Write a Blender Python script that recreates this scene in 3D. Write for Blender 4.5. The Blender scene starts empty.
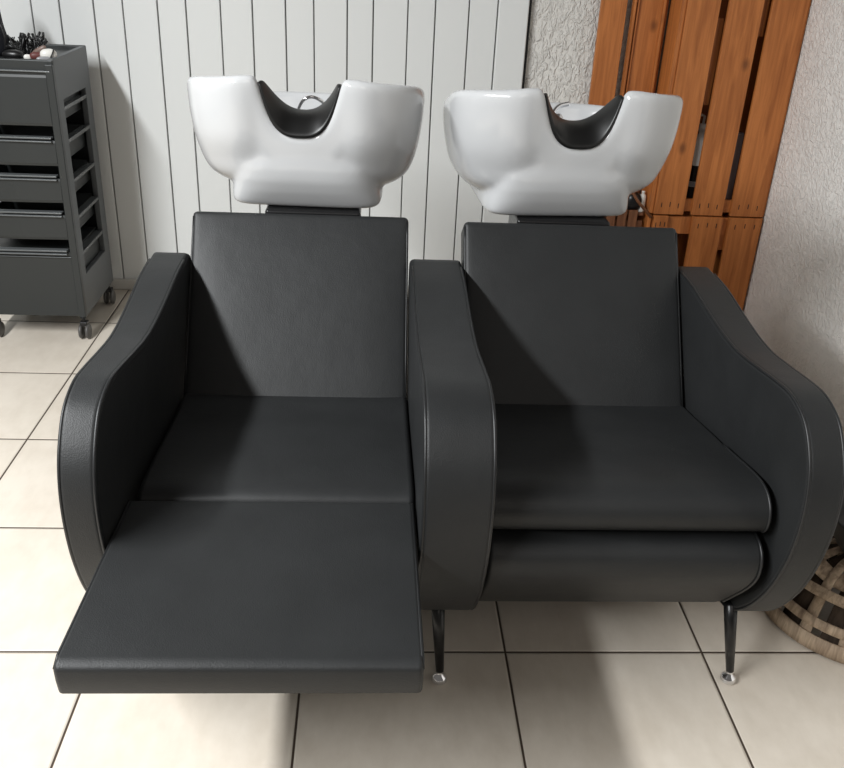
import bpy, bmesh, math, random
from mathutils import Vector, Matrix
random.seed(7)
C = bpy.context.scene.collection
PI = math.pi
S = bpy.context.scene
S.view_settings.view_transform = 'Standard'
S.view_settings.look = 'None'
S.view_settings.gamma = 1
S.view_settings.use_curve_mapping = False
S.view_settings.exposure = 0.0

# ------------------------------------------------------------------ materials
def srgb(r, g, b):
    f = lambda c: (c/255/12.92) if c/255 <= .04045 else ((c/255+.055)/1.055)**2.4
    return (f(r), f(g), f(b), 1)

class NT:
    def __init__(s, name):
        s.m = bpy.data.materials.new(name); s.m.use_nodes = True
        s.t = s.m.node_tree; s.b = s.t.nodes['Principled BSDF']
    def n(s, typ, **k):
        o = s.t.nodes.new(typ)
        for a, v in k.items():
            if a in o.inputs: o.inputs[a].default_value = v
            else: setattr(o, a, v)
        return o
    def l(s, a, b): s.t.links.new(a, b)
    def set(s, **k):
        for a, v in k.items(): s.b.inputs[a.replace('_', ' ')].default_value = v
        return s
    def math(s, op, a, b=None, c=None):
        o = s.t.nodes.new('ShaderNodeMath'); o.operation = op
        for i, v in enumerate((a, b, c)):
            if v is None: continue
            if isinstance(v, (int, float)): o.inputs[i].default_value = v
            else: s.l(v, o.inputs[i])
        return o.outputs[0]
    def pos(s, scale=(1, 1, 1), rot=(0, 0, 0)):
        g = s.n('ShaderNodeNewGeometry'); mp = s.n('ShaderNodeMapping')
        mp.inputs['Scale'].default_value = scale; mp.inputs['Rotation'].default_value = rot
        s.l(g.outputs['Position'], mp.inputs['Vector']); return mp.outputs[0]
    def noise(s, vec, scale, detail=4, rough=.5, dist=0):
        o = s.n('ShaderNodeTexNoise'); o.inputs['Scale'].default_value = scale
        o.inputs['Detail'].default_value = detail; o.inputs['Roughness'].default_value = rough
        o.inputs['Distortion'].default_value = dist; s.l(vec, o.inputs['Vector']); return o.outputs['Fac']
    def ramp(s, fac, *stops):
        o = s.n('ShaderNodeValToRGB'); e = o.color_ramp.elements
        while len(e) < len(stops): e.new(.5)
        for i, (p, c) in enumerate(stops): e[i].position = p; e[i].color = c
        s.l(fac, o.inputs[0]); return o.outputs[0]
    def bump(s, h, strength, dist=.01):
        o = s.n('ShaderNodeBump'); o.inputs['Strength'].default_value = strength
        o.inputs['Distance'].default_value = dist; s.l(h, o.inputs['Height']); s.l(o.outputs[0], s.b.inputs['Normal'])
    def mix(s, f, a, b, mode='MIX'):
        o = s.n('ShaderNodeMix'); o.data_type = 'RGBA'; o.blend_type = mode
        for i, v in ((0, f), (6, a), (7, b)):
            if isinstance(v, (int, float, tuple)): o.inputs[i].default_value = v
            else: s.l(v, o.inputs[i])
        return o.outputs[2]

def plain(name, col, rough=.5, metal=0, spec=.5, coat=0):
    m = NT(name).set(Base_Color=col, Roughness=rough, Metallic=metal, Specular_IOR_Level=spec, Coat_Weight=coat)
    v = m.noise(m.pos(), 60, 3); m.bump(v, .04, .002)
    return m.m

def leather(name, col, rough=.42):
    m = NT(name)
    p = m.pos()
    n = m.noise(p, 9, 3)
    c2 = tuple(x*1.25 for x in col[:3]) + (1,)
    m.l(m.ramp(n, (.3, col), (.7, c2)), m.b.inputs['Base Color'])
    vo = m.n('ShaderNodeTexVoronoi'); vo.inputs['Scale'].default_value = 420; m.l(p, vo.inputs['Vector'])
    big = m.noise(p, 14, 3)
    h = m.math('ADD', m.math('MULTIPLY', vo.outputs['Distance'], .25), m.math('MULTIPLY', big, 1.6))
    m.bump(h, .22, .004)
    m.set(Roughness=rough, Specular_IOR_Level=.35)
    return m.m

def wood(name, c1, c2, rough=.45, sc=1.0):
    m = NT(name)
    oi = m.n('ShaderNodeObjectInfo')
    off = m.n('ShaderNodeVectorMath', operation='SCALE'); 
    cmb = m.n('ShaderNodeCombineXYZ'); m.l(oi.outputs['Random'], cmb.inputs[0]); m.l(oi.outputs['Random'], cmb.inputs[2])
    m.l(cmb.outputs[0], off.inputs[0]); off.inputs['Scale'].default_value = 37
    ad = m.n('ShaderNodeVectorMath', operation='ADD'); m.l(m.pos(), ad.inputs[0]); m.l(off.outputs[0], ad.inputs[1])
    mp = m.n('ShaderNodeMapping'); mp.inputs['Scale'].default_value = (22*sc, 22*sc, 1.4*sc); m.l(ad.outputs[0], mp.inputs[0])
    g = m.noise(mp.outputs[0], 2.2, 6, .6, .6)
    col = m.ramp(g, (.3, c1), (.62, c2))
    mp2 = m.n('ShaderNodeMapping'); mp2.inputs['Scale'].default_value = (7, 3, 4.5); m.l(ad.outputs[0], mp2.inputs[0])
    vo = m.n('ShaderNodeTexVoronoi'); vo.inputs['Scale'].default_value = 1.1; m.l(mp2.outputs[0], vo.inputs['Vector'])
    kn = m.ramp(vo.outputs['Distance'], (.04, (.7, .7, .7, 1)), (.15, (0, 0, 0, 1)))
    dark = tuple(x*.35 for x in c1[:3]) + (1,)
    m.l(m.mix(kn, col, dark), m.b.inputs['Base Color'])
    m.bump(g, .25, .003); m.set(Roughness=rough, Specular_IOR_Level=.4)
    return m.m

LEATHER = leather('black_leather', srgb(30, 31, 31.6), .5)
PIPING = plain('piping_leather', srgb(22, 23, 24), .45)
STEEL = plain('black_steel', srgb(22, 22, 23), .3, .2)
CHROME = plain('chrome', (.82, .82, .84, 1), .08, 1)
DULLMETAL = plain('grey_metal', srgb(120, 120, 122), .3, .8)
def ceramic():
    m = NT('white_ceramic').set(Base_Color=srgb(190, 191, 192), Roughness=.14, Specular_IOR_Level=.5, Coat_Weight=.15, Coat_Roughness=.05)
    m.bump(m.noise(m.pos(), 6, 2), .02, .01); return m.m
CERAMIC = ceramic()
GEL = plain('black_gel', srgb(9, 9, 9), .4)
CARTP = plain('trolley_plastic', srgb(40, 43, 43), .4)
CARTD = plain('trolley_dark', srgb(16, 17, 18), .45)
CARTG = plain('trolley_lit_side', srgb(80, 83, 85), .45)  # paler grey: light falling on the trolley's side put into the colour
LIP = plain('drawer_lip_plastic', srgb(92, 95, 96), .25)
RUBBER = plain('caster_grey', srgb(78, 76, 74), .4)
WOOD = wood('pallet_wood', srgb(150, 86, 40), srgb(190, 118, 62))
WOODD = wood('old_slat_wood', srgb(88, 52, 32), srgb(128, 84, 56))
NAIL = plain('nail_stain', srgb(48, 22, 10), .7)
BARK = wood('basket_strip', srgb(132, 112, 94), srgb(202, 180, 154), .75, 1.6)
BARKD = wood('basket_shade_strip', srgb(52, 42, 34), srgb(84, 70, 58), .85, 1.6)  # dark tone stands in for the shade inside the basket
POT = plain('grey_pot', srgb(52, 52, 52), .45)
WHITEP = plain('white_plastic', srgb(226, 224, 218), .3)
GREYP = plain('grey_plastic', srgb(150, 150, 152), .35)
REDP = plain('dull_red_plastic', srgb(96, 50, 46), .5)
BROWNP = plain('brown_plastic', srgb(120, 100, 92), .4)
BLACKP = plain('black_plastic', srgb(20, 20, 21), .35)
NAVY = plain('navy_fabric', srgb(26, 28, 36), .8)
SMOKE = plain('smoky_plastic', srgb(112, 100, 100), .25)
PANEL = plain('white_board', srgb(221, 223, 222), .38)
GROOVE = plain('groove_dark', srgb(128, 128, 126), .8)
GAP = plain('gap_shade', srgb(18, 18, 18), .9)  # near-black, paints the shadow at the panelling's edge
SKIRT = plain('white_skirting', srgb(206, 204, 198), .5)

def stucco(name, col, vert):
    m = NT(name)
    p = m.pos((1, 1, .55 if vert else 1), (0, .35 if vert else 0, 0))
    a = m.noise(p, 55, 3, .55, .8); b = m.noise(p, 18, 4)
    h = m.math('ADD', m.ramp(a, (.42, (0, 0, 0, 1)), (.62, (1, 1, 1, 1))), m.math('MULTIPLY', b, .8))
    m.bump(h, .8 if vert else .6, .007)
    c2 = tuple(x*.93 for x in col[:3]) + (1,)
    m.l(m.ramp(b, (.3, c2), (.7, col)), m.b.inputs['Base Color'])
    m.set(Roughness=.85, Specular_IOR_Level=.2)
    return m.m
STUCCO = stucco('rough_stucco', srgb(226, 224, 219), True)
STUCCO_R = stucco('rough_white_plaster', srgb(243, 241, 237), False)

def tiles():
    m = NT('cream_floor_tiles'); T = .45
    g = m.n('ShaderNodeNewGeometry'); sx = m.n('ShaderNodeSeparateXYZ'); m.l(g.outputs['Position'], sx.inputs[0])
    ds = []; ids = []
    for k in (0, 1):
        u = m.math('DIVIDE', sx.outputs[k], T)
        fr = m.math('FRACT', m.math('ADD', u, .5))
        ds.append(m.math('MULTIPLY', m.math('ABSOLUTE', m.math('SUBTRACT', fr, .5)), T))
        ids.append(m.math('FLOOR', u))
    d = m.math('MINIMUM', ds[0], ds[1])
    gro = m.n('ShaderNodeMapRange'); gro.inputs['From Min'].default_value = .0019; gro.inputs['From Max'].default_value = .0031
    m.l(d, gro.inputs['Value'])
    cb = m.n('ShaderNodeCombineXYZ'); m.l(ids[0], cb.inputs[0]); m.l(ids[1], cb.inputs[1])
    wn = m.n('ShaderNodeTexWhiteNoise'); m.l(cb.outputs[0], wn.inputs['Vector'])
    n1 = m.noise(m.pos(), 5, 5, .6); n2 = m.noise(m.pos((1, .45, 1)), 26, 4, .6)
    f = m.math('ADD', m.math('MULTIPLY', n1, .6), m.math('MULTIPLY', n2, .4))
    f = m.math('ADD', f, m.math('MULTIPLY', m.math('SUBTRACT', wn.outputs['Value'], .5), .06))
    col = m.ramp(f, (.34, srgb(199, 189, 175)), (.6, srgb(212, 203, 190)))
    m.l(m.mix(gro.outputs[0], srgb(62, 50, 40), col), m.b.inputs['Base Color'])
    bv = m.n('ShaderNodeMapRange'); bv.inputs['From Min'].default_value = .0015; bv.inputs['From Max'].default_value = .006
    m.l(d, bv.inputs['Value'])
    m.bump(bv.outputs[0], .7, .003)
    rg = m.n('ShaderNodeMapRange'); rg.inputs['To Min'].default_value = .8; rg.inputs['To Max'].default_value = .34
    m.l(gro.outputs[0], rg.inputs['Value']); m.l(rg.outputs[0], m.b.inputs['Roughness'])
    m.set(Specular_IOR_Level=.35)
    return m.m
TILES = tiles()

# ------------------------------------------------------------------ mesh helpers
class MB:
    def __init__(s): s.bm = bmesh.new()
    def box(s, x0, x1, y0, y1, z0, z1, mi=0, rot=None, piv=None):
        r = bmesh.ops.create_cube(s.bm, size=1)
        M = Matrix.Translation(((x0+x1)/2, (y0+y1)/2, (z0+z1)/2)) @ Matrix.Diagonal((x1-x0, y1-y0, z1-z0, 1))
        if rot is not None:
            pv = Vector(piv) if piv else Vector(((x0+x1)/2, (y0+y1)/2, (z0+z1)/2))
            M = Matrix.Translation(pv) @ rot.to_4x4() @ Matrix.Translation(-pv) @ M
        bmesh.ops.transform(s.bm, matrix=M, verts=r['verts'])
        for f in {f for v in r['verts'] for f in v.link_faces}: f.material_index = mi
        return s
    def grid(s, rows, closed_u=False, closed_v=False, mi=0, cap=False):
        vs = [[s.bm.verts.new(p) for p in r] for r in rows]
        nr, nc = len(vs), len(vs[0])
        for i in range(nr if closed_v else nr-1):
            for j in range(nc if closed_u else nc-1):
                a, b = vs[i], vs[(i+1) % nr]
                try: f = s.bm.faces.new((a[j], a[(j+1) % nc], b[(j+1) % nc], b[j])); f.material_index = mi
                except ValueError: pass
        if cap:
            for r in (list(reversed(vs[0])), vs[-1]):
                f = s.bm.faces.new(r); f.material_index = mi
        return s
    def tube(s, pts, r, n=10, mi=0, closed=False, cap=True):
        pts = [Vector(p) for p in pts]; rows = []; up = None
        N = len(pts)
        for i, p in enumerate(pts):
            if closed: t = pts[(i+1) % N]-pts[i-1]
            else: t = pts[min(i+1, N-1)]-pts[max(i-1, 0)]
            t.normalize()
            if up is None: up = Vector((0, 0, 1)) if abs(t.z) < .9 else Vector((1, 0, 0))
            a = t.cross(up).normalized(); b = a.cross(t).normalized(); up = b
            rr = r[i] if isinstance(r, (list, tuple)) else r
            rows.append([p + a*math.cos(2*PI*k/n)*rr + b*math.sin(2*PI*k/n)*rr for k in range(n)])
        return s.grid(rows, closed_u=True, closed_v=closed, mi=mi, cap=cap and not closed)
    def lathe(s, prof, cx=0, cy=0, cz=0, n=32, mi=0, M=None):
        rows = []
        for r, z in prof:
            ring = [Vector((r*math.cos(2*PI*k/n), r*math.sin(2*PI*k/n), z)) for k in range(n)]
            if M is not None: ring = [M @ v for v in ring]
            rows.append([v+Vector((cx, cy, cz)) for v in ring])
        return s.grid(rows, closed_u=True, mi=mi, cap=True)
    def prism(s, prof, xf, mi=0):
        """profile of (y, z) points swept in x; xf(y, side) gives the x of each end (side 0 / 1)"""
        a = [s.bm.verts.new((xf(y, 0), y, z)) for y, z in prof]
        b = [s.bm.verts.new((xf(y, 1), y, z)) for y, z in prof]
        n = len(prof)
        for i in range(n):
            f = s.bm.faces.new((a[i], a[(i+1) % n], b[(i+1) % n], b[i])); f.material_index = mi
        s.bm.faces.new(list(reversed(a))).material_index = mi
        s.bm.faces.new(b).material_index = mi
        return s
    def build(s, name, mats, parent=None, smooth=False, bevel=0, seg=3, angle=50, loc=None):
        bmesh.ops.recalc_face_normals(s.bm, faces=s.bm.faces)
        me = bpy.data.meshes.new(name)
        if loc is not None: bmesh.ops.translate(s.bm, vec=-Vector(loc), verts=s.bm.verts)
        s.bm.to_mesh(me); s.bm.free()
        for m in (mats if isinstance(mats, (list, tuple)) else [mats]): me.materials.append(m)
        o = bpy.data.objects.new(name, me); C.objects.link(o)
        if loc is not None: o.location = loc
        if parent:
            o.parent = parent
            root = parent
            off = Vector((0, 0, 0))
            while root: off += root.location; root = root.parent
            o.location = o.location - off
        if smooth or bevel:
            for p in me.polygons: p.use_smooth = True
        if bevel:
            b = o.modifiers.new('bevel', 'BEVEL'); b.width = bevel; b.segments = seg; b.limit_method = 'ANGLE'; b.angle_limit = math.radians(angle)
            w = o.modifiers.new('wn', 'WEIGHTED_NORMAL'); w.keep_sharp = True; w.weight = 80
        return o

def tag(o, label=None, cat=None, group=None, kind=None):
    if label: o['label'] = label
    if cat: o['category'] = cat
    if group: o['group'] = group
    if kind: o['kind'] = kind
    return o
def thing(name, loc, label, cat, group=None):
    o = bpy.data.objects.new(name, None); C.objects.link(o); o.location = loc; o.empty_display_size = .05
    return tag(o, label, cat, group)
def spline(pts, k=6, closed=False):
    P = [Vector((p[0], p[1], p[2] if len(p) > 2 else 0)) for p in pts]; out = []; n = len(P)
    for i in range(n if closed else n-1):
        if closed: a, b, c, d = P[i-1], P[i], P[(i+1) % n], P[(i+2) % n]
        else: a, b, c, d = P[max(i-1, 0)], P[i], P[i+1], P[min(i+2, n-1)]
        for j in range(k):
            t = j/k
            out.append(.5*((2*b)+(-a+c)*t+(2*a-5*b+4*c-d)*t*t+(-a+3*b-3*c+d)*t**3))
    if not closed: out.append(P[-1])
    return out
def lerp(a, b, t): return a+(b-a)*t
def sst(a, b, x):
    t = min(1, max(0, (x-a)/(b-a))); return t*t*(3-2*t)

# ------------------------------------------------------------------ setting
XR = 1.736           # right wall
YB = 2.17            # face of the white boards
YS = 2.20            # face of the stucco
def struct(o): return tag(o, kind='structure')
f = MB().box(-3.2, XR+.1, -3.0, YS+.1, -.08, 0).build('floor', TILES); struct(f)
MB_ = MB().box(-3.2, XR+.1, YS, YS+.1, 0, 2.7); struct(MB_.build('wall_back', STUCCO))
struct(MB().box(XR, XR+.1, -1.2, YS, 0, 2.7).build('wall_right', STUCCO_R))
gx = [-1.147, -1.044, -.918, -.811, -.683, -.577, -.449, -.330, -.205, -.099, .027, .126, .257, .361, .490, .599]
left = [-1.147]
st = [.126, .104]; i = 0
while left[-1] > -3.1:
    left.append(left[-1]-st[i % 2]); i += 1
gx = sorted(set(left + gx)) + [.712]
m = MB()
m.box(gx[0], .70, YB+.012, YS-.001, .0, 2.7, mi=1)
m.box(.7185, .7285, YB+.004, YS-.001, .0, 2.7, mi=2)  # dark strip in place of the shaded gap beside the trim
for k, (a, b) in enumerate(zip(gx[:-1], gx[1:])):
    g = .0023 if k % 3 else .0029
    m.box(a+g, b-g*.9, YB, YB+.02, .035, 2.7)
struct(m.build('wall_panelling', [PANEL, GROOVE, GAP], bevel=.003, seg=2))
struct(MB().box(.6015, .718, YB-.006, YB+.024, .0, 2.7).build('trim_1', PANEL, bevel=.006))
struct(MB().box(-3.1, .598, YB-.012, YB+.012, 0, .048).build('baseboard_back', SKIRT, bevel=.006))

# ------------------------------------------------------------------ double wash unit
unit = thing('backwash_chair', (.285, .2, 0), 'black leather double salon wash chair with two white ceramic basins, left leg rest raised', 'wash chair')
# side profile of an arm (y, z)
crv = [(.58, .718), (.45, .714), (.34, .700), (.24, .689), (.15, .687), (.06, .697), (-.02, .708), (-.085, .714), (-.135, .706),
       (-.17, .690), (-.198, .662), (-.220, .628), (-.234, .588), (-.240, .545), (-.239, .495), (-.228, .43), (-.200, .35),
       (-.155, .272), (-.105, .213), (-.05, .176), (.02, .165)]
top = [(p.x, p.y) for p in spline(crv, 5)]
ARM = [(.605, .708)] + [(y, z) for y, z in top] + [(.30, .17), (.58, .19), (.63, .22), (.635, .45), (.62, .685)]
def arm(name, xi, xo, taper):
    # xi: inner x (at the seat side), xo(y): outer x
    def xf(y, s): return xi(y) if s == 0 else xo(y)
    o = MB().prism(ARM, xf).build(name, LEATHER, unit, bevel=.011, seg=4)
    for s in (0, 1):
        pts = []
        for y, z in top[2:-2]:
            x = xf(y, s); d = .0035 if xf(y, 1) > xf(y, 0) else -.0035
            pts.append((x+(d if s == 0 else -d), y, z))
        # push the piping onto the rounded edge
        q = []
        for i, p in enumerate(pts):
            a = Vector(pts[max(i-1, 0)]); b = Vector(pts[min(i+1, len(pts)-1)])
            t = (b-a); nrm = Vector((0, -t.z, t.y)).normalized()
            if nrm.z < 0 and p[2] > .7: nrm = -nrm
            q.append(Vector(p)-Vector((0, 0, 0)) + Vector((0, 0, 0)))
            c = Vector((p[0], .22, .44)); dirv = (c-Vector(p)); dirv.x = 0
            # inward along the profile normal
            n2 = Vector((0, t.z, -t.y)).normalized()
            if n2.dot(dirv) < 0: n2 = -n2
            q[-1] += n2*.0032
        MB().tube(q, .0034, 8).build('piping', PIPING, o, smooth=True)
    return o
k = lambda y: sst(-.25, .5, y)
arm('armrest', lambda y: lerp(-.317, -.305, k(y)), lambda y: lerp(-.381, -.391, k(y)), 1)
arm('armrest', lambda y: .228, lambda y: .354, 0)
arm('armrest', lambda y: lerp(.900, .890, k(y)), lambda y: lerp(.968, .977, k(y)), 1)

def cushion(name, prof, x0, x1, k=5, bev=.012, label=None, pipe=None, closed=True, raw=False):
    P = [(p.x, p.y) for p in spline(prof, k, closed=True)] if not raw else prof
    o = MB().prism(P, lambda y, s: x1 if s else x0).build(name, LEATHER, unit, bevel=bev, seg=4)
    if label: o['label'] = label
    return o, P
def pipe_on(o, pts):
    MB().tube(pts, .0032, 8).build('piping', PIPING, o, smooth=True)

# seats
SL = [(.40, .434), (.28, .444), (.15, .456), (.04, .466), (-.03, .470), (-.066, .466), (-.082, .452), (-.084, .42), (-.07, .38), (.05, .34), (.40, .34)]
cushion('seat_cushion', SL, -.301, .225)
SR = [(.38, .440), (.26, .466), (.15, .487), (.04, .506), (-.05, .524), (-.11, .532), (-.145, .526), (-.166, .508), (-.173, .484), (-.164, .458), (-.13, .443), (.0, .43), (.36, .40)]
o, P = cushion('seat_cushion', SR, .355, .887)
front = [(y, z) for y, z in P if y < .2 and z > .45]
for x in (.884,):
    pipe_on(o, [(x-.004, y, z) for y, z in front if y < .1])
# leg rests
FL = [(-.088, .462), (-.30, .472), (-.515, .4815), (-.530, .479), (-.536, .470), (-.535, .448), (-.531, .424), (-.525, .419), (-.30, .412), (-.10, .405), (-.088, .41)]
fo, P = cushion('leg_rest', FL, -.311, .2215, raw=True, bev=.008, label='raised leg rest')
pipe_on(fo, [(-.309, -.09, .458), (-.309, -.30, .468), (-.309, -.51, .4775), (-.309, -.529, .470)])
pipe_on(fo, [(.2195, -.09, .458), (.2195, -.30, .468), (.2195, -.51, .4775), (.2195, -.529, .470)])
for x in (-.27, .16): MB().box(x, x+.03, -.46, .1, .385, .408).build('leg_rest_slide', STEEL, fo, bevel=.003)
FR = [(-.10, .436), (-.15, .434), (-.175, .426), (-.191, .405), (-.190, .37), (-.168, .328), (-.125, .272), (-.075, .212), (-.035, .180), (.01, .168), (.10, .17), (.16, .25), (.10, .42)]
o, P = cushion('leg_rest', FR, .360, .880, k=5, bev=.010, label='leg rest folded down')
pipe_on(o, [(.8765, y, z) for y, z in P if y < -.08 and z > .22])
# backrests: front plane slightly domed
def backrest(x0, x1, yb, zb, yt, zt):
    d = Vector((0, yt-yb, zt-zb)).normalized(); n = Vector((0, -d.z, d.y))   # n faces the sitter
    L = math.hypot(yt-yb, zt-zb); th = .085; m = MB(); nx, nv = 24, 24
    def se(u): return (1-abs(2*u-1)**6)
    fr, bk = [], []
    for j in range(nv+1):
        v = j/nv; a = []; b = []
        for i in range(nx+1):
            u = i/nx; x = lerp(x0, x1, u)
            base = Vector((x, yb, zb))+d*(L*v)
            a.append(base+n*(.010*se(u)*se(.5+v/2)-.006)); b.append(base-n*th)
        fr.append(a); bk.append(b)
    m.grid(fr); m.grid(bk)
    edge = lambda g: [g[0][i] for i in range(nx)] + [g[j][nx] for j in range(nv)] + [g[nv][i] for i in range(nx, 0, -1)] + [g[j][0] for j in range(nv, 0, -1)]
    m.grid([edge(fr), edge(bk)], closed_u=True)
    bmesh.ops.remove_doubles(m.bm, verts=m.bm.verts, dist=1e-5)
    o = m.build('backrest', LEATHER, unit, bevel=.012, seg=4)
    for x in (x0+.0035, x1-.0035):
        pipe_on(o, [Vector((x, yb, zb))+d*(L*t)-n*.0105 for t in (0, .3, .6, .9, .97)])
    return o
backrest(-.302, .2245, .357, .415, .645, .808)
backrest(.357, .8855, .318, .425, .600, .815)
# body under the seats, hinge covers, pedestals
MB().box(-.30, .226, .02, .58, .20, .335).box(.354, .888, .10, .58, .20, .395).build('seat_frame', STEEL, unit, bevel=.006)
# legs
def leg(xt, yt, zt, xf_, yf):
    o = MB().tube([(xt, yt, zt), (lerp(xt, xf_, .5), lerp(yt, yf, .5), lerp(zt, .03, .5)), (xf_, yf, .030)], [.0145, .0118, .0085], 20).build('leg', STEEL, unit, smooth=True)
    MB().lathe([(.001, 0), (.013, 0), (.0165, .004), (.017, .010), (.014, .017), (.008, .022), (.0062, .028), (.0062, .036), (.001, .037)], xf_, yf, 0, 24).build('foot', CHROME, o, smooth=True)['label'] = 'chrome foot'
leg(.283, -.075, .21, .296, -.086)
leg(.898, -.075, .21, .929, -.086)
leg(-.335, -.075, .21, -.35, -.086)
for x in (-.32, .29, .92): leg(x, .53, .21, x, .56)

# ceramic basins -----------------------------------------------------------
def outline(th, a, yf, yb, n):
    c, s = math.cos(th), math.sin(th)
    nx = 2/n
    x = a*math.copysign(abs(c)**nx, c); y = math.copysign(abs(s)**nx, s)
    yc = lerp(yf, yb, .46)
    return x, (yc+(y*(yc-yf) if y < 0 else y*(yb-yc)))
ZR, ZN, NW = 1.114, .991, .097         # shoulder height, notch bottom, notch half width
def notch_z(x): return ZN+(ZR-ZN)*(abs(x)/NW)**3.2
def softmin(a, b, k=.012):
    h = max(0, min(1, .5+.5*(b-a)/k)); return lerp(b, a, h)-k*h*(1-h)
def rim_h(x, y):
    side = lerp(ZR, 1.014, sst(.04, .44, y)) + (.010-.020*sst(.10, .30, abs(x)))*(1-sst(.05, .25, y))
    if y < .2:
        k = 1-sst(.11, .18, y)
        return lerp(side, softmin(side, min(1.3, notch_z(x))), k)
    return side
def basin_bm(dx):
    m = MB(); N = 200
    rows = []
    Z0 = .835
    prof = [(0, .12, .14, .38, 2.2), (.004, .180, .09, .40, 2.3), (.025, .215, .085, .43, 2.4), (.08, .245, .045, .455, 2.4), (.18, .268, .010, .472, 2.5),
            (.32, .283, -.006, .485, 2.6), (.5, .293, -.024, .493, 2.7), (.68, .299, -.028, .497, 2.8), (.84, .302, -.030, .499, 2.8), (.93, .303, -.030, .5, 2.8), (.975, .301, -.028, .499, 2.8), (1.0, .294, -.022, .493, 2.8)]
    inner = [(1.0, .276, -.005, .478, 2.8), (.975, .270, .001, .472, 2.8), (.93, .267, .004, .469, 2.8), (.8, .262, .010, .463, 2.8), (.6, .250, .022, .45, 2.7), (.4, .228, .046, .43, 2.6), (.25, .185, .08, .39, 2.5), (.17, .12, .14, .33, 2.2), (.155, .03, .2, .27, 2)]
    def fine(L, k=4):
        out = []
        for q in range(len(L)-1):
            a, b, c, d = L[max(q-1, 0)], L[q], L[q+1], L[min(q+2, len(L)-1)]
            for e in range(k):
                u = e/k
                out.append(tuple(.5*(2*b[n]+(c[n]-a[n])*u+(2*a[n]-5*b[n]+4*c[n]-d[n])*u*u+(3*b[n]-a[n]-3*c[n]+d[n])*u**3) for n in range(5)))
        return out+[L[-1]]
    for lst in (fine(prof), fine(inner)):
        for (t, a, yf, yb, n) in lst:
            r = []
            for k in range(N):
                x, y = outline(2*PI*k/N, a*.968, yf, yb, n)
                h = rim_h(x, y) if t > .3 else lerp(1.08, rim_h(x, y), t/.3)
                z = Z0+t*(h-Z0)
                if y < .16:                      # the middle of the front leans back towards the neck notch
                    c = math.exp(-(x/.12)**4)
                    y += c*.030*sst(0, .6, t)*(1-sst(.06, .16, y))
                r.append(Vector((x, y, z)))
            rows.append(r)
    m.grid(rows, closed_u=True, cap=True)
    fr = []
    for (z, a, yf, yb, n) in [(.806, .182, .050, .40, 7), (.811, .189, .044, .41, 7), (.825, .190, .034, .41, 6), (.85, .186, .019, .40, 5), (.88, .170, .006, .20, 4), (.91, .15, .001, .072, 3.2), (.94, .125, .002, .05, 2.8), (.965, .09, .008, .04, 2.5), (.98, .06, .014, .036, 2.3)]:
        r = []
        for k in range(64):
            x, y = outline(2*PI*k/64, a, yf, yb, n); r.append(Vector((x+dx, y, z)))
        fr.append(r)
    m.grid(fr, closed_u=True, cap=True)
    return m
def rest_bm(m):
    # crescent shaped neck cushion saddled over the notch
    nu, nv = 48, 10; rows = []
    for j in range(nv+1):
        v = j/nv; r = []
        for i in range(nu+1):
            u = -1+2*i/nu; e = (1-abs(u)**2.4)**.7
            xf = u*.0965; xb = u*.092
            zf = ZN-.004+(ZR-.004-ZN)*abs(u)**3.2
            zb = ZN+.040+(ZR-.004-ZN-.040)*abs(u)**2.3
            yf = lerp(.008, -.004, e); yb = lerp(.022, .092, e)
            b = math.sin(PI*v)
            r.append(Vector((lerp(xf, xb, v), lerp(yf, yb, v)-.004*b*e, lerp(zf, zb, v)+.014*b*e)))
        rows.append(r)
    m.grid(rows)
    return m
proto_mesh = {}
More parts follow.
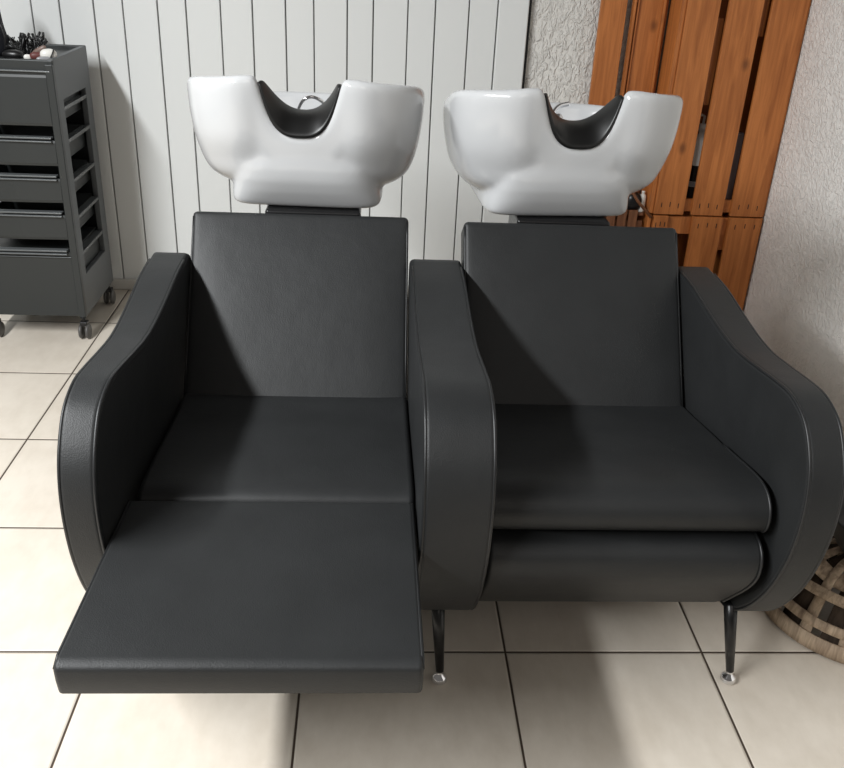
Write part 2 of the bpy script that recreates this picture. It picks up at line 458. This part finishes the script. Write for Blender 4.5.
def basin(cx, y0, hose, yaw):
    o = basin_bm(-.014 if not hose else .004).build('wash_basin', CERAMIC, unit, smooth=True, loc=None)
    a = math.radians(yaw); o.rotation_euler.z = a
    o.location = Vector((cx-.23*math.sin(-a)*1, y0+.23-.23*math.cos(a), 0))-unit.location
    r = o.modifiers.new('remesh', 'REMESH'); r.mode = 'VOXEL'; r.voxel_size = .0042; r.use_smooth_shade = True
    s = o.modifiers.new('smooth', 'SMOOTH'); s.factor = .5; s.iterations = 40
    o['label'] = 'white ceramic basin'
    n = rest_bm(MB()).build('neck_rest', GEL, None, smooth=True)
    n.parent = o
    sd = n.modifiers.new('sol', 'SOLIDIFY'); sd.thickness = .012; sd.offset = 0
    sb = n.modifiers.new('sub', 'SUBSURF'); sb.levels = sb.render_levels = 1
    n['label'] = 'black neck rest'
    def sub(mb, name, mat):
        p = mb.build(name, mat, None, smooth=True); p.parent = o; return p
    # drain
    sub(MB().lathe([(.001, .885), (.022, .885), (.024, .889), (.018, .891), (.001, .890)], 0, .24, 0, 24), 'drain', CHROME)
    if hose:
        pts = spline([(-.026, .19, .94), (-.028, .185, 1.0), (-.016, .185, 1.036), (.006, .185, 1.050), (.030, .19, 1.042), (.046, .20, 1.02), (.056, .22, .96)], 8)
        sub(MB().tube(pts, .0042, 12), 'spray_hose', CHROME)
        M = Matrix.Rotation(math.radians(35), 3, 'Y')
        sub(MB().lathe([(.001, -.01), (.015, -.008), (.019, .004), (.018, .03), (.012, .045), (.001, .046)], .060, .195, 1.0, 20, M=M), 'spray_head', DULLMETAL)
    else:
        pts = spline([(-.065, .395, .985), (-.066, .385, 1.03), (-.058, .36, 1.047), (-.03, .335, 1.050), (.0, .325, 1.048), (.02, .325, 1.043)], 8)
        pts = spline([(-.006, .26, .945), (-.008, .26, .998), (.0, .27, 1.022), (.018, .285, 1.036), (.045, .295, 1.041)], 8)
        sub(MB().tube(pts, .0066, 14), 'tap_spout', CHROME)
        sub(MB().lathe([(.001, -.01), (.016, -.01), (.016, .012), (.011, .02), (.001, .021)], -.0, .235, 1.008, 20, M=Matrix.Rotation(math.radians(60), 3, 'X')), 'tap_body', CHROME)
    return o
basin(-.030, .645, True, -2.2)
basin(.608, .63, False, 4)
# black brackets that carry the basins, and pedestals under them
for cx, y0 in ((-.012, .66), (.612, .64)):
    o = MB().box(cx-.118, cx+.118, y0+.005, y0+.30, .772, .8055).build('basin_bracket', STEEL, unit, bevel=.008)
    MB().box(cx-.10, cx+.10, y0+.06, y0+.27, .02, .774).build('pedestal', STEEL, unit, bevel=.012)

# ------------------------------------------------------------------ trolley
XT0, XT1, YT0, YT1 = -1.29, -.925, 1.655, 2.045
tr = thing('salon_trolley', (-1.1, 1.85, 0), 'dark grey plastic salon trolley with drawers on casters by white boarded wall', 'trolley')
# top tray
m = MB()
m.box(XT0+.004, XT1-.004, YT0+.004, YT1-.004, .958, .986)
m.box(XT0, XT1, YT0, YT0+.018, .945, .998).box(XT0, XT1, YT1-.014, YT1, .945, 1.002)
m.box(XT0, XT0+.018, YT0, YT1, .945, .998)
m.build('tray', CARTP, tr, bevel=.004)
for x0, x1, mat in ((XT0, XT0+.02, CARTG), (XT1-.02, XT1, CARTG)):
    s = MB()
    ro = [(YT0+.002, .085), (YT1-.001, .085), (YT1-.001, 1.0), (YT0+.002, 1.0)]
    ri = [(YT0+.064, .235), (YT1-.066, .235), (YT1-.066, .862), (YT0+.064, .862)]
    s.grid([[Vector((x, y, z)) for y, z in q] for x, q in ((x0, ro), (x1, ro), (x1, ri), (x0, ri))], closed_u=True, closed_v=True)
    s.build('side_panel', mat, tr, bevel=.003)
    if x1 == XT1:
        for z in (.832, .722, .582, .450, .315):
            MB().box(x0-.01, x1-.001, YT0+.055, YT1-.06, z-.007, z+.006).build('drawer_runner', LIP, tr, bevel=.002)
MB().box(XT0+.02, XT1-.02, YT1-.02, YT1-.005, .09, .95).build('back_panel', CARTD, tr)
# corner posts
for x in (XT0+.012, XT1-.012):
    MB().box(x-.013, x+.013, YT0-.010, YT0+.014, .088, .985).build('corner_post', CARTP, tr, bevel=.003)
# drawers: (top of the lip, bottom of the front)
dr = [(.962, .785), (.748, .650), (.617, .520), (.487, .385), (.347, .322)]
for k, (zt, zb) in enumerate(dr):
    x0, x1 = XT0+.027, XT1-.027
    m = MB()
    yf = YT0-.004
    # body of the drawer: floor, sides, back, front
    m.box(x0, x1, yf+.012, YT1-.06, zb+.004, zb+.010).box(x0, x0+.005, yf+.012, YT1-.06, zb, zt-.035).box(x1-.005, x1, yf+.012, YT1-.06, zb, zt-.035)
    m.box(x0, x1, YT1-.066, YT1-.06, zb, zt-.02)
    if k < 4:
        rows = []
        for z, y in ((zb, yf+.004), (zb+.01, yf), (lerp(zb, zt, .55), yf+.001), (zt-.020, yf+.002), (zt-.012, yf+.004)):
            rows.append([Vector((x0, y, z)), Vector((lerp(x0, x1, .5), y-.004, z)), Vector((x1, y, z))])
        m.grid(rows)
        for r in rows:
            for v in r: pass
    else:
        m.box(x0, x1, yf+.004, yf+.014, zb, zt-.010)
    d = m.build('drawer', CARTP, tr)
    if k: MB().box(x0, x1-.008, yf-.008, yf+.020, zt-.006, zt).box(x0, x1-.008, yf-.010, yf+.018, zt-.017, zt-.012).build('drawer_lip', LIP, d, bevel=.0015, seg=2)
    else: MB().box(x0, x1+.018, yf-.007, yf+.012, zt-.002, zt+.003).build('drawer_lip', LIP, d, bevel=.0015, seg=2)
# things dimly seen in the drawers
MB().box(XT0+.02, XT1-.02, YT0-.002, YT1-.03, .088, .318).box(XT0+.02, XT1-.02, YT0-.006, YT0+.006, .315, .322).build('base', CARTP, tr, bevel=.004)
def caster(x, y):
    c = MB().lathe([(.001, .088), (.011, .088), (.011, .082), (.006, .080), (.006, .062), (.001, .061)], x, y, 0, 16).box(x-.014, x+.014, y-.012, y+.016, .052, .068).build('caster', STEEL, tr, bevel=.003)
    M = Matrix.Rotation(PI/2, 3, 'Y')
    for dx in (-.0125, .0125):
        MB().lathe([(.001, -.007), (.02, -.007), (.027, -.005), (.029, 0), (.027, .005), (.02, .007), (.001, .007)], x+dx, y, .029, 24, M=M).build('wheel', RUBBER, c, smooth=True)
for x in (XT0+.03, XT1-.012):
    for y in (YT0+.0, YT1-.04): caster(x, y)

# items on the tray (tray floor z = .9865)
def clip(x, y, z, a, b, L=.07, label='', mat=BLACKP):
    t = thing('hair_clip', (x, y, z), label, 'hair clip', 'black hair clips on the trolley tray')
    M = Matrix.Rotation(a, 3, 'Z') @ Matrix.Rotation(b, 3, 'Y')
    for sgn in (-1, 1):
        pts = [Vector((0, 0, .006)) + M @ Vector((s*L, sgn*(.004+.011*math.sin(PI*s)), .004+sgn*.003)) for s in (0, .25, .5, .75, 1)]
        mb = MB().tube([p+Vector((x, y, z)) for p in pts], .0045, 6)
        for s in (.35, .55, .75):
            p = M @ Vector((s*L, sgn*.014, .004)); q = M @ Vector((s*L, sgn*.004, .018))
            mb.tube([Vector((x, y, z+.006))+p, Vector((x, y, z+.006))+q], .0022, 5)
        mb.build('jaw', mat, t, smooth=True)
CL = 'black claw hair clip in the spiky pile on the dark trolley tray'
clips = [(-1.075, 1.80, .9865, .3, -1.25), (-1.06, 1.82, .9865, 2.2, -1.1), (-1.04, 1.80, .9865, 1.2, -1.35), (-1.025, 1.83, .9865, -.3, -1.1), (-1.085, 1.84, .9865, 2.9, -.8), (-1.035, 1.86, .9865, .9, -1.2), (-1.05, 1.775, .9865, 3.9, -.5), (-1.055, 1.84, .9865, 5.0, -.9), (-1.03, 1.79, .9865, .2, -.75)]
for c in clips: clip(*c, label=CL)
# electric hair clipper: pale head, dull red body
t = thing('hair_clipper', (-.985, 1.745, .9865), 'pale grey and dull red hair clipper lying on trolley tray', 'hair clipper')
def blob(cx, cy, cz, rx, ry, rz, n=2.4, M=None, seg=20, rings=12):
    rows = []
    for j in range(1, rings):
        ph = -PI/2+PI*j/rings; r = []
        for k in range(seg):
            th = 2*PI*k/seg
            f = lambda v: math.copysign(abs(v)**(2/n), v)
            v = Vector((rx*f(math.cos(th))*abs(math.cos(ph))**(2/n), ry*f(math.sin(th))*abs(math.cos(ph))**(2/n), rz*f(math.sin(ph))))
            if M is not None: v = M @ v
            r.append(v+Vector((cx, cy, cz)))
        rows.append(r)
    return MB().grid(rows, closed_u=True, cap=True)
Mz = Matrix.Rotation(math.radians(20), 3, 'Z')
blob(-.957, 1.724, 1.0065, .027, .018, .019, M=Mz).build('clipper_head', WHITEP, t, smooth=True)
MB().tube([Vector((-.948, 1.724, 1.0065)) + Mz @ Matrix.Rotation(.5, 3, 'Y') @ Vector((0, .0185*math.cos(a), .0195*math.sin(a))) for a in [2*PI*k/20 for k in range(20)]], .0022, 6, closed=True).build('clipper_band', BLACKP, t, smooth=True)
blob(-.994, 1.722, 1.0015, .024, .012, .013, M=Mz).build('clipper_body', REDP, t, smooth=True)
blob(-1.023, 1.714, .9975, .013, .008, .009, M=Mz).build('clipper_blade', WHITEP, t, smooth=True)
t = blob(-.962, 1.688, .9965, .024, .009, .009, M=Matrix.Rotation(.5, 3, 'Z')).build('hair_comb_handle', GREYP, None, smooth=True)
t.name = 'brush'; tag(t, 'small grey brush handle lying in front corner of trolley tray', 'brush')
t = blob(-1.0, 1.765, 1.014, .028, .008, .009, M=Matrix.Rotation(-.5, 3, 'Y')).build('shaver', BROWNP, None, smooth=True)
tag(t, 'small brown shaver leaning across the clipper on trolley tray', 'shaver'); t.name = 'shaver'
t = blob(-1.070, 1.715, 1.0035, .035, .022, .016).build('hair_roller', BLACKP, None, smooth=True)
tag(t, 'black roller lying at the left of trolley tray beside the bag', 'hair roller')
rows = []
for j in range(16):
    z = .9865+.19*j/15; v = j/15
    k = .052*(1-.35*v)*(1 if j < 15 else .4)*(.85 if j == 0 else 1)
    rows.append([Vector((-1.178+k*1.12*math.cos(a)*(1+.10*math.sin(3*a+v*5)), 1.82+.07*math.sin(a)*(1+.08*math.cos(4*a+v*7)), z)) for a in [2*PI*q/28 for q in range(28)]])
bag = thing('bag', (-1.178, 1.82, .9865), 'dark navy upright bag on left end of trolley tray', 'bag')
MB().grid(rows, closed_u=True, cap=True).build('bag_body', NAVY, bag, smooth=True)
MB().tube(spline([(-1.125, 1.79, 1.09), (-1.115, 1.785, 1.05), (-1.119, 1.785, 1.01)], 6), .004, 8).build('bag_strap', BLACKP, bag, smooth=True)

# ------------------------------------------------------------------ pallets
def board(parent, x0, x1, y0, y1, z0, z1, nails=(), name='board', mat=None):
    m = MB().box(x0, x1, y0, y1, z0, z1)
    for fx, nz in nails:
        x = lerp(x0, x1, fx)
        m.box(x-.0028, x+.0028, y0-.0006, y0+.004, nz-.010, nz+.012, mi=1)
    return m.build(name, [mat or WOOD, NAIL], parent, bevel=.0025, seg=2)
up = thing('wooden_pallet', (1.5, 2.08, .448), 'orange-brown upright wooden pallet with wide gapped boards in the corner, the upper one', 'pallet')
ZU0, ZU1 = .449, 1.50
for (a, b) in ((1.272, 1.395), (1.427, 1.556), (1.588, 1.724)):
    n = [(.22, .487), (.5, .49), (.78, .485)]
    board(up, a, b, 1.995, 2.013, ZU0, ZU1, n)
board(up, 1.270, 1.724, 2.014, 2.034, ZU0+.010, .510, name='cross_board')
board(up, 1.270, 1.724, 2.013, 2.03, 1.30, 1.40, name='cross_board')
board(up, 1.390, 1.432, 2.036, 2.052, .875, 1.19, name='inner_board')
board(up, 1.552, 1.592, 2.036, 2.052, 1.13, 1.28, name='inner_board')
board(up, 1.255, 1.272, 2.005, 2.150, ZU0, ZU1, name='side_board')
board(up, 1.7245, 1.7315, 2.000, 2.150, ZU0, ZU1, name='side_board')
board(up, 1.272, 1.724, 2.034, 2.150, ZU0+.03, .497, name='shelf_board')
for (a, b) in ((1.275, 1.40), (1.402, 1.56), (1.562, 1.724)):
    board(up, a, b, 2.152, 2.168, ZU0, ZU1, name='back_board')
lp = thing('wooden_pallet', (1.5, 2.08, 0), 'orange-brown upright wooden pallet standing on the floor, the lower one', 'pallet')
for (a, b) in ((1.275, 1.335), (1.438, 1.563), (1.590, 1.724)):
    board(lp, a, b, 1.990, 2.010, .012, .444, [(.2, .405), (.5, .41), (.8, .408)])
board(lp, 1.270, 1.724, 2.011, 2.034, .365, .438, name='cross_board')
board(lp, 1.270, 1.724, 2.011, 2.034, .012, .10, name='cross_board')
MB().box(1.545, 1.600, 2.012, 2.10, .30, .40).build('block', [WOOD], lp, bevel=.004)
board(lp, 1.7245, 1.7315, 2.000, 2.150, .012, .444, name='side_board')
board(lp, 1.255, 1.270, 2.005, 2.150, .0, .444, name='side_board')
for (a, b) in ((1.275, 1.40), (1.42, 1.56), (1.58, 1.724)):
    board(lp, a, b, 2.152, 2.168, .0, .444, name='back_board')
# narrower planks standing left of the pallets against the wall
p2 = thing('plank_stack', (1.18, 2.15, 0), 'narrow brown plank panel with thin edge strips standing between lone plank and pallets', 'wood panel')
board(p2, 1.122, 1.250, 2.152, 2.170, .0, 1.50, name='plank')
board(p2, 1.113, 1.122, 2.134, 2.172, .0, 1.50, name='edge_strip')
board(p2, 1.129, 1.136, 2.142, 2.1515, .0, 1.50, name='edge_strip')
board(p2, 1.226, 1.236, 2.132, 2.153, .0, 1.50, name='edge_strip')
t = MB().box(.990, 1.090, 2.150, 2.172, .0, 1.50).build('wooden_plank', [WOOD], None, bevel=.0025)
tag(t, 'lone brown wooden plank standing against the textured wall behind right basin', 'plank')

def bottle(name, x, y, z, r, h, mat, capm, label, pump=False):
    t = thing(name, (x, y, z), label, 'bottle')
    MB().lathe([(.001, 0), (r*.95, 0), (r, .006), (r, h*.72), (r*.9, h*.8), (r*.42, h*.87), (r*.4, h*.9), (.001, h*.9)], x, y, z, 24).build('bottle_body', mat, t, smooth=True)
    mb = MB().lathe([(.001, h*.9), (r*.5, h*.9), (r*.5, h), (.001, h)], x, y, z, 16)
    mb.build('bottle_cap', capm, t, smooth=True)
    if pump:
        MB().tube([(x, y, z+h), (x, y, z+h+.03), (x-.012, y, z+h+.034), (x-.028, y-.004, z+h+.03)], .005, 8).build('pump', capm, t, smooth=True)
    return t
SH = .4985
b = bottle('bottle', 1.436, 2.067, SH, .028, .30, WHITEP, WHITEP, 'white bottle with hooked pump behind the pallet gap right of basin', True)
for z0, z1, mt in ((.0, .055, BLACKP), (.055, .075, GREYP), (.075, .14, BLACKP)):
    MB().lathe([(.02, SH+z0+.001), (.0286, SH+z0+.001), (.0286, SH+z1), (.02, SH+z1)], 1.436, 2.067, 0, 24).build('bottle_label', mt, b, smooth=False)
t = MB().box(1.548, 1.60, 2.037, 2.087, SH, .775).build('bottle', [SMOKE], None, bevel=.008); tag(t, 'smoky grey tall container behind the second pallet gap', 'container')

# slatted crate and oddments under the right basin
cr = thing('wooden_crate', (1.14, 2.05, 0), 'dark slatted wooden crate standing behind right chair back under right basin', 'crate')
for x in (1.00, 1.045, 1.09, 1.135, 1.18,):
    board(cr, x, x+.036, 2.020, 2.030, 0.0, .455, name='slat', mat=WOODD)
board(cr, .995, 1.243, 2.031, 2.042, .36, .41, name='rail', mat=WOODD)
board(cr, .995, 1.243, 2.031, 2.042, .05, .10, name='rail', mat=WOODD)
board(cr, .995, 1.243, 2.115, 2.125, .0, .455, name='back_panel', mat=WOODD)
board(cr, .995, 1.243, 2.031, 2.115, .43, .442, name='top_board', mat=WOODD)
t = MB().tube([(1.155, 2.000, .560), (1.20, 2.000, .50), (1.262, 1.985, .437)], .006, 8).build('wooden_stick', WOODD, None, smooth=True)
tag(t, 'thin pale stick leaning diagonally beside the crate top under right basin', 'stick')
t = blob(1.20, 2.06, .482, .035, .03, .040).build('black_bottle', BLACKP, None, smooth=True); t.name = 'jar'
tag(t, 'small black rounded jar on the crate under right basin', 'jar')
bottle('bottle', 1.236, 2.055, .442, .014, .085, WHITEP, WHITEP, 'tiny white bottle on crate edge beside the pallet under right basin')

# ------------------------------------------------------------------ basket and pot
bk = thing('wicker_basket', (1.32, .16, 0), 'weathered upturned basket of woven wood strips on floor beside right armrest', 'basket')
bx, by, R, H = 1.315, .15, .205, .185
def dome(phi, lat, dr=0):   # lat 0 at the floor, 1 at the top
    r = (R+dr)*math.cos(lat*PI/2)**.62; z = (H+dr)*math.sin(lat*PI/2)
    return Vector((bx+r*math.cos(phi), by+r*math.sin(phi), z+.004))
def strip(fn, n, name, thick=.004, mat=None):
    rows = [fn(i/n) for i in range(n+1)]
    o = MB().grid([[r[0], (r[0]+r[1])/2, r[1]] for r in rows]).build(name, mat or BARK, bk, smooth=True)
    s = o.modifiers.new('s', 'SOLIDIFY'); s.thickness = thick; s.offset = 1
# rim hoops
for lat0, lat1, dr in ((.0, .13, .006), (.19, .27, .004)):
    strip(lambda t, a=lat0, b=lat1, d=dr: (dome(2*PI*t, a, d), dome(2*PI*t, b, d)), 64, 'rim_hoop', .006)
for q in range(7):
    ph = q*PI/7+.16; ww = .062+.03*random.random(); sg = 1 if q % 2 else -1
    def fn(t, ph=ph, ww=ww, sg=sg):
        s = -1+2*t; lat = 1-abs(s); f = ph if s < 0 else ph+PI
        r0 = dome(f, lat, .004*sg*math.cos(lat*9)); side = Vector((-math.sin(ph), math.cos(ph), 0))*(ww*R*(.5+.5*(1-lat)+.1))
        return (r0-side, r0+side)
    strip(fn, 40, 'rib_strip')
for q in range(6):  # inner layer added so the holes between ribs look dark
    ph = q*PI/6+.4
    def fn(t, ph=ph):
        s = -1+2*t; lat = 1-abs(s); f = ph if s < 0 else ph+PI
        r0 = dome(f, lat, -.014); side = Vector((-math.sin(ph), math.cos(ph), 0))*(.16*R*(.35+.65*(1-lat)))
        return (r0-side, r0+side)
    strip(fn, 40, 'inner_shade_strip', mat=BARKD)
for k, (la, lb, sl) in enumerate(((.38, .47, .05), (.60, .74, -.04))):
    def fn(t, la=la, lb=lb, k=k, sl=sl):
        ph = 2*PI*t; d = .005*math.sin(7*ph+k*PI)+.003; e = sl*math.sin(2*ph)
        return (dome(ph, la+e, d), dome(ph, lb+e, d))
    strip(fn, 90, 'woven_strip')
pt = thing('pot', (1.325, .12, .192), 'dark grey round pot sitting on upturned basket at right edge', 'pot')
MB().lathe([(.001, 0), (.075, 0), (.10, .012), (.122, .05), (.128, .085), (.132, .09), (.128, .094), (.120, .086), (.112, .05), (.09, .018), (.001, .012)], 1.325, .12, .196, 40).build('pot_body', POT, pt, smooth=True)
MB().tube(spline([(1.203, .14, .285), (1.197, .16, .33), (1.215, .18, .39), (1.27, .20, .43)], 8), .004, 8).build('pot_handle', BLACKP, pt, smooth=True)

# ------------------------------------------------------------------ lights
def area(name, loc, target, size, power, col=(1, 1, 1), sy=None):
    L = bpy.data.lights.new(name, 'AREA'); L.energy = power; L.color = col
    L.shape = 'RECTANGLE' if sy else 'SQUARE'; L.size = size
    if sy: L.size_y = sy
    o = bpy.data.objects.new(name, L); C.objects.link(o); o.location = loc
    o.rotation_euler = (Vector(target)-Vector(loc)).to_track_quat('-Z', 'Y').to_euler()
    return o
area('ceiling_lamp', (-1.65, -1.2, 2.45), (-1.35, -1.2, 1.55), 2.8, 212, (.97, .99, 1), sy=.16)
area('ceiling_lamp', (.6, -2.6, 2.65), (.5, .6, .3), 1.2, 8, (1, .92, .85))
Wd = bpy.data.worlds.new('room'); S.world = Wd; Wd.use_nodes = True
bg = Wd.node_tree.nodes['Background']; bg.inputs[0].default_value = (1, .94, .88, 1); bg.inputs[1].default_value = .12

# ------------------------------------------------------------------ camera
FPX, PITCH, YAW, ROLL = 899.549, .468617902, .0674528406, -.0493125673
CAM = Vector((.131227, -1.515012, 1.439362))
fw = Vector((math.sin(YAW)*math.cos(PITCH), math.cos(YAW)*math.cos(PITCH), -math.sin(PITCH)))
r0 = Vector((math.cos(YAW), -math.sin(YAW), 0)); d0 = fw.cross(r0)
rr = r0*math.cos(ROLL)+d0*math.sin(ROLL); dd = -r0*math.sin(ROLL)+d0*math.cos(ROLL)
cd = bpy.data.cameras.new('camera'); cam = bpy.data.objects.new('camera', cd); C.objects.link(cam)
cd.sensor_fit = 'HORIZONTAL'; cd.sensor_width = 36; cd.lens = FPX/844*36; cd.clip_start = .02
M = Matrix((rr, -dd, -fw)).transposed().to_4x4(); M.translation = CAM
cam.matrix_world = M
S.camera = cam
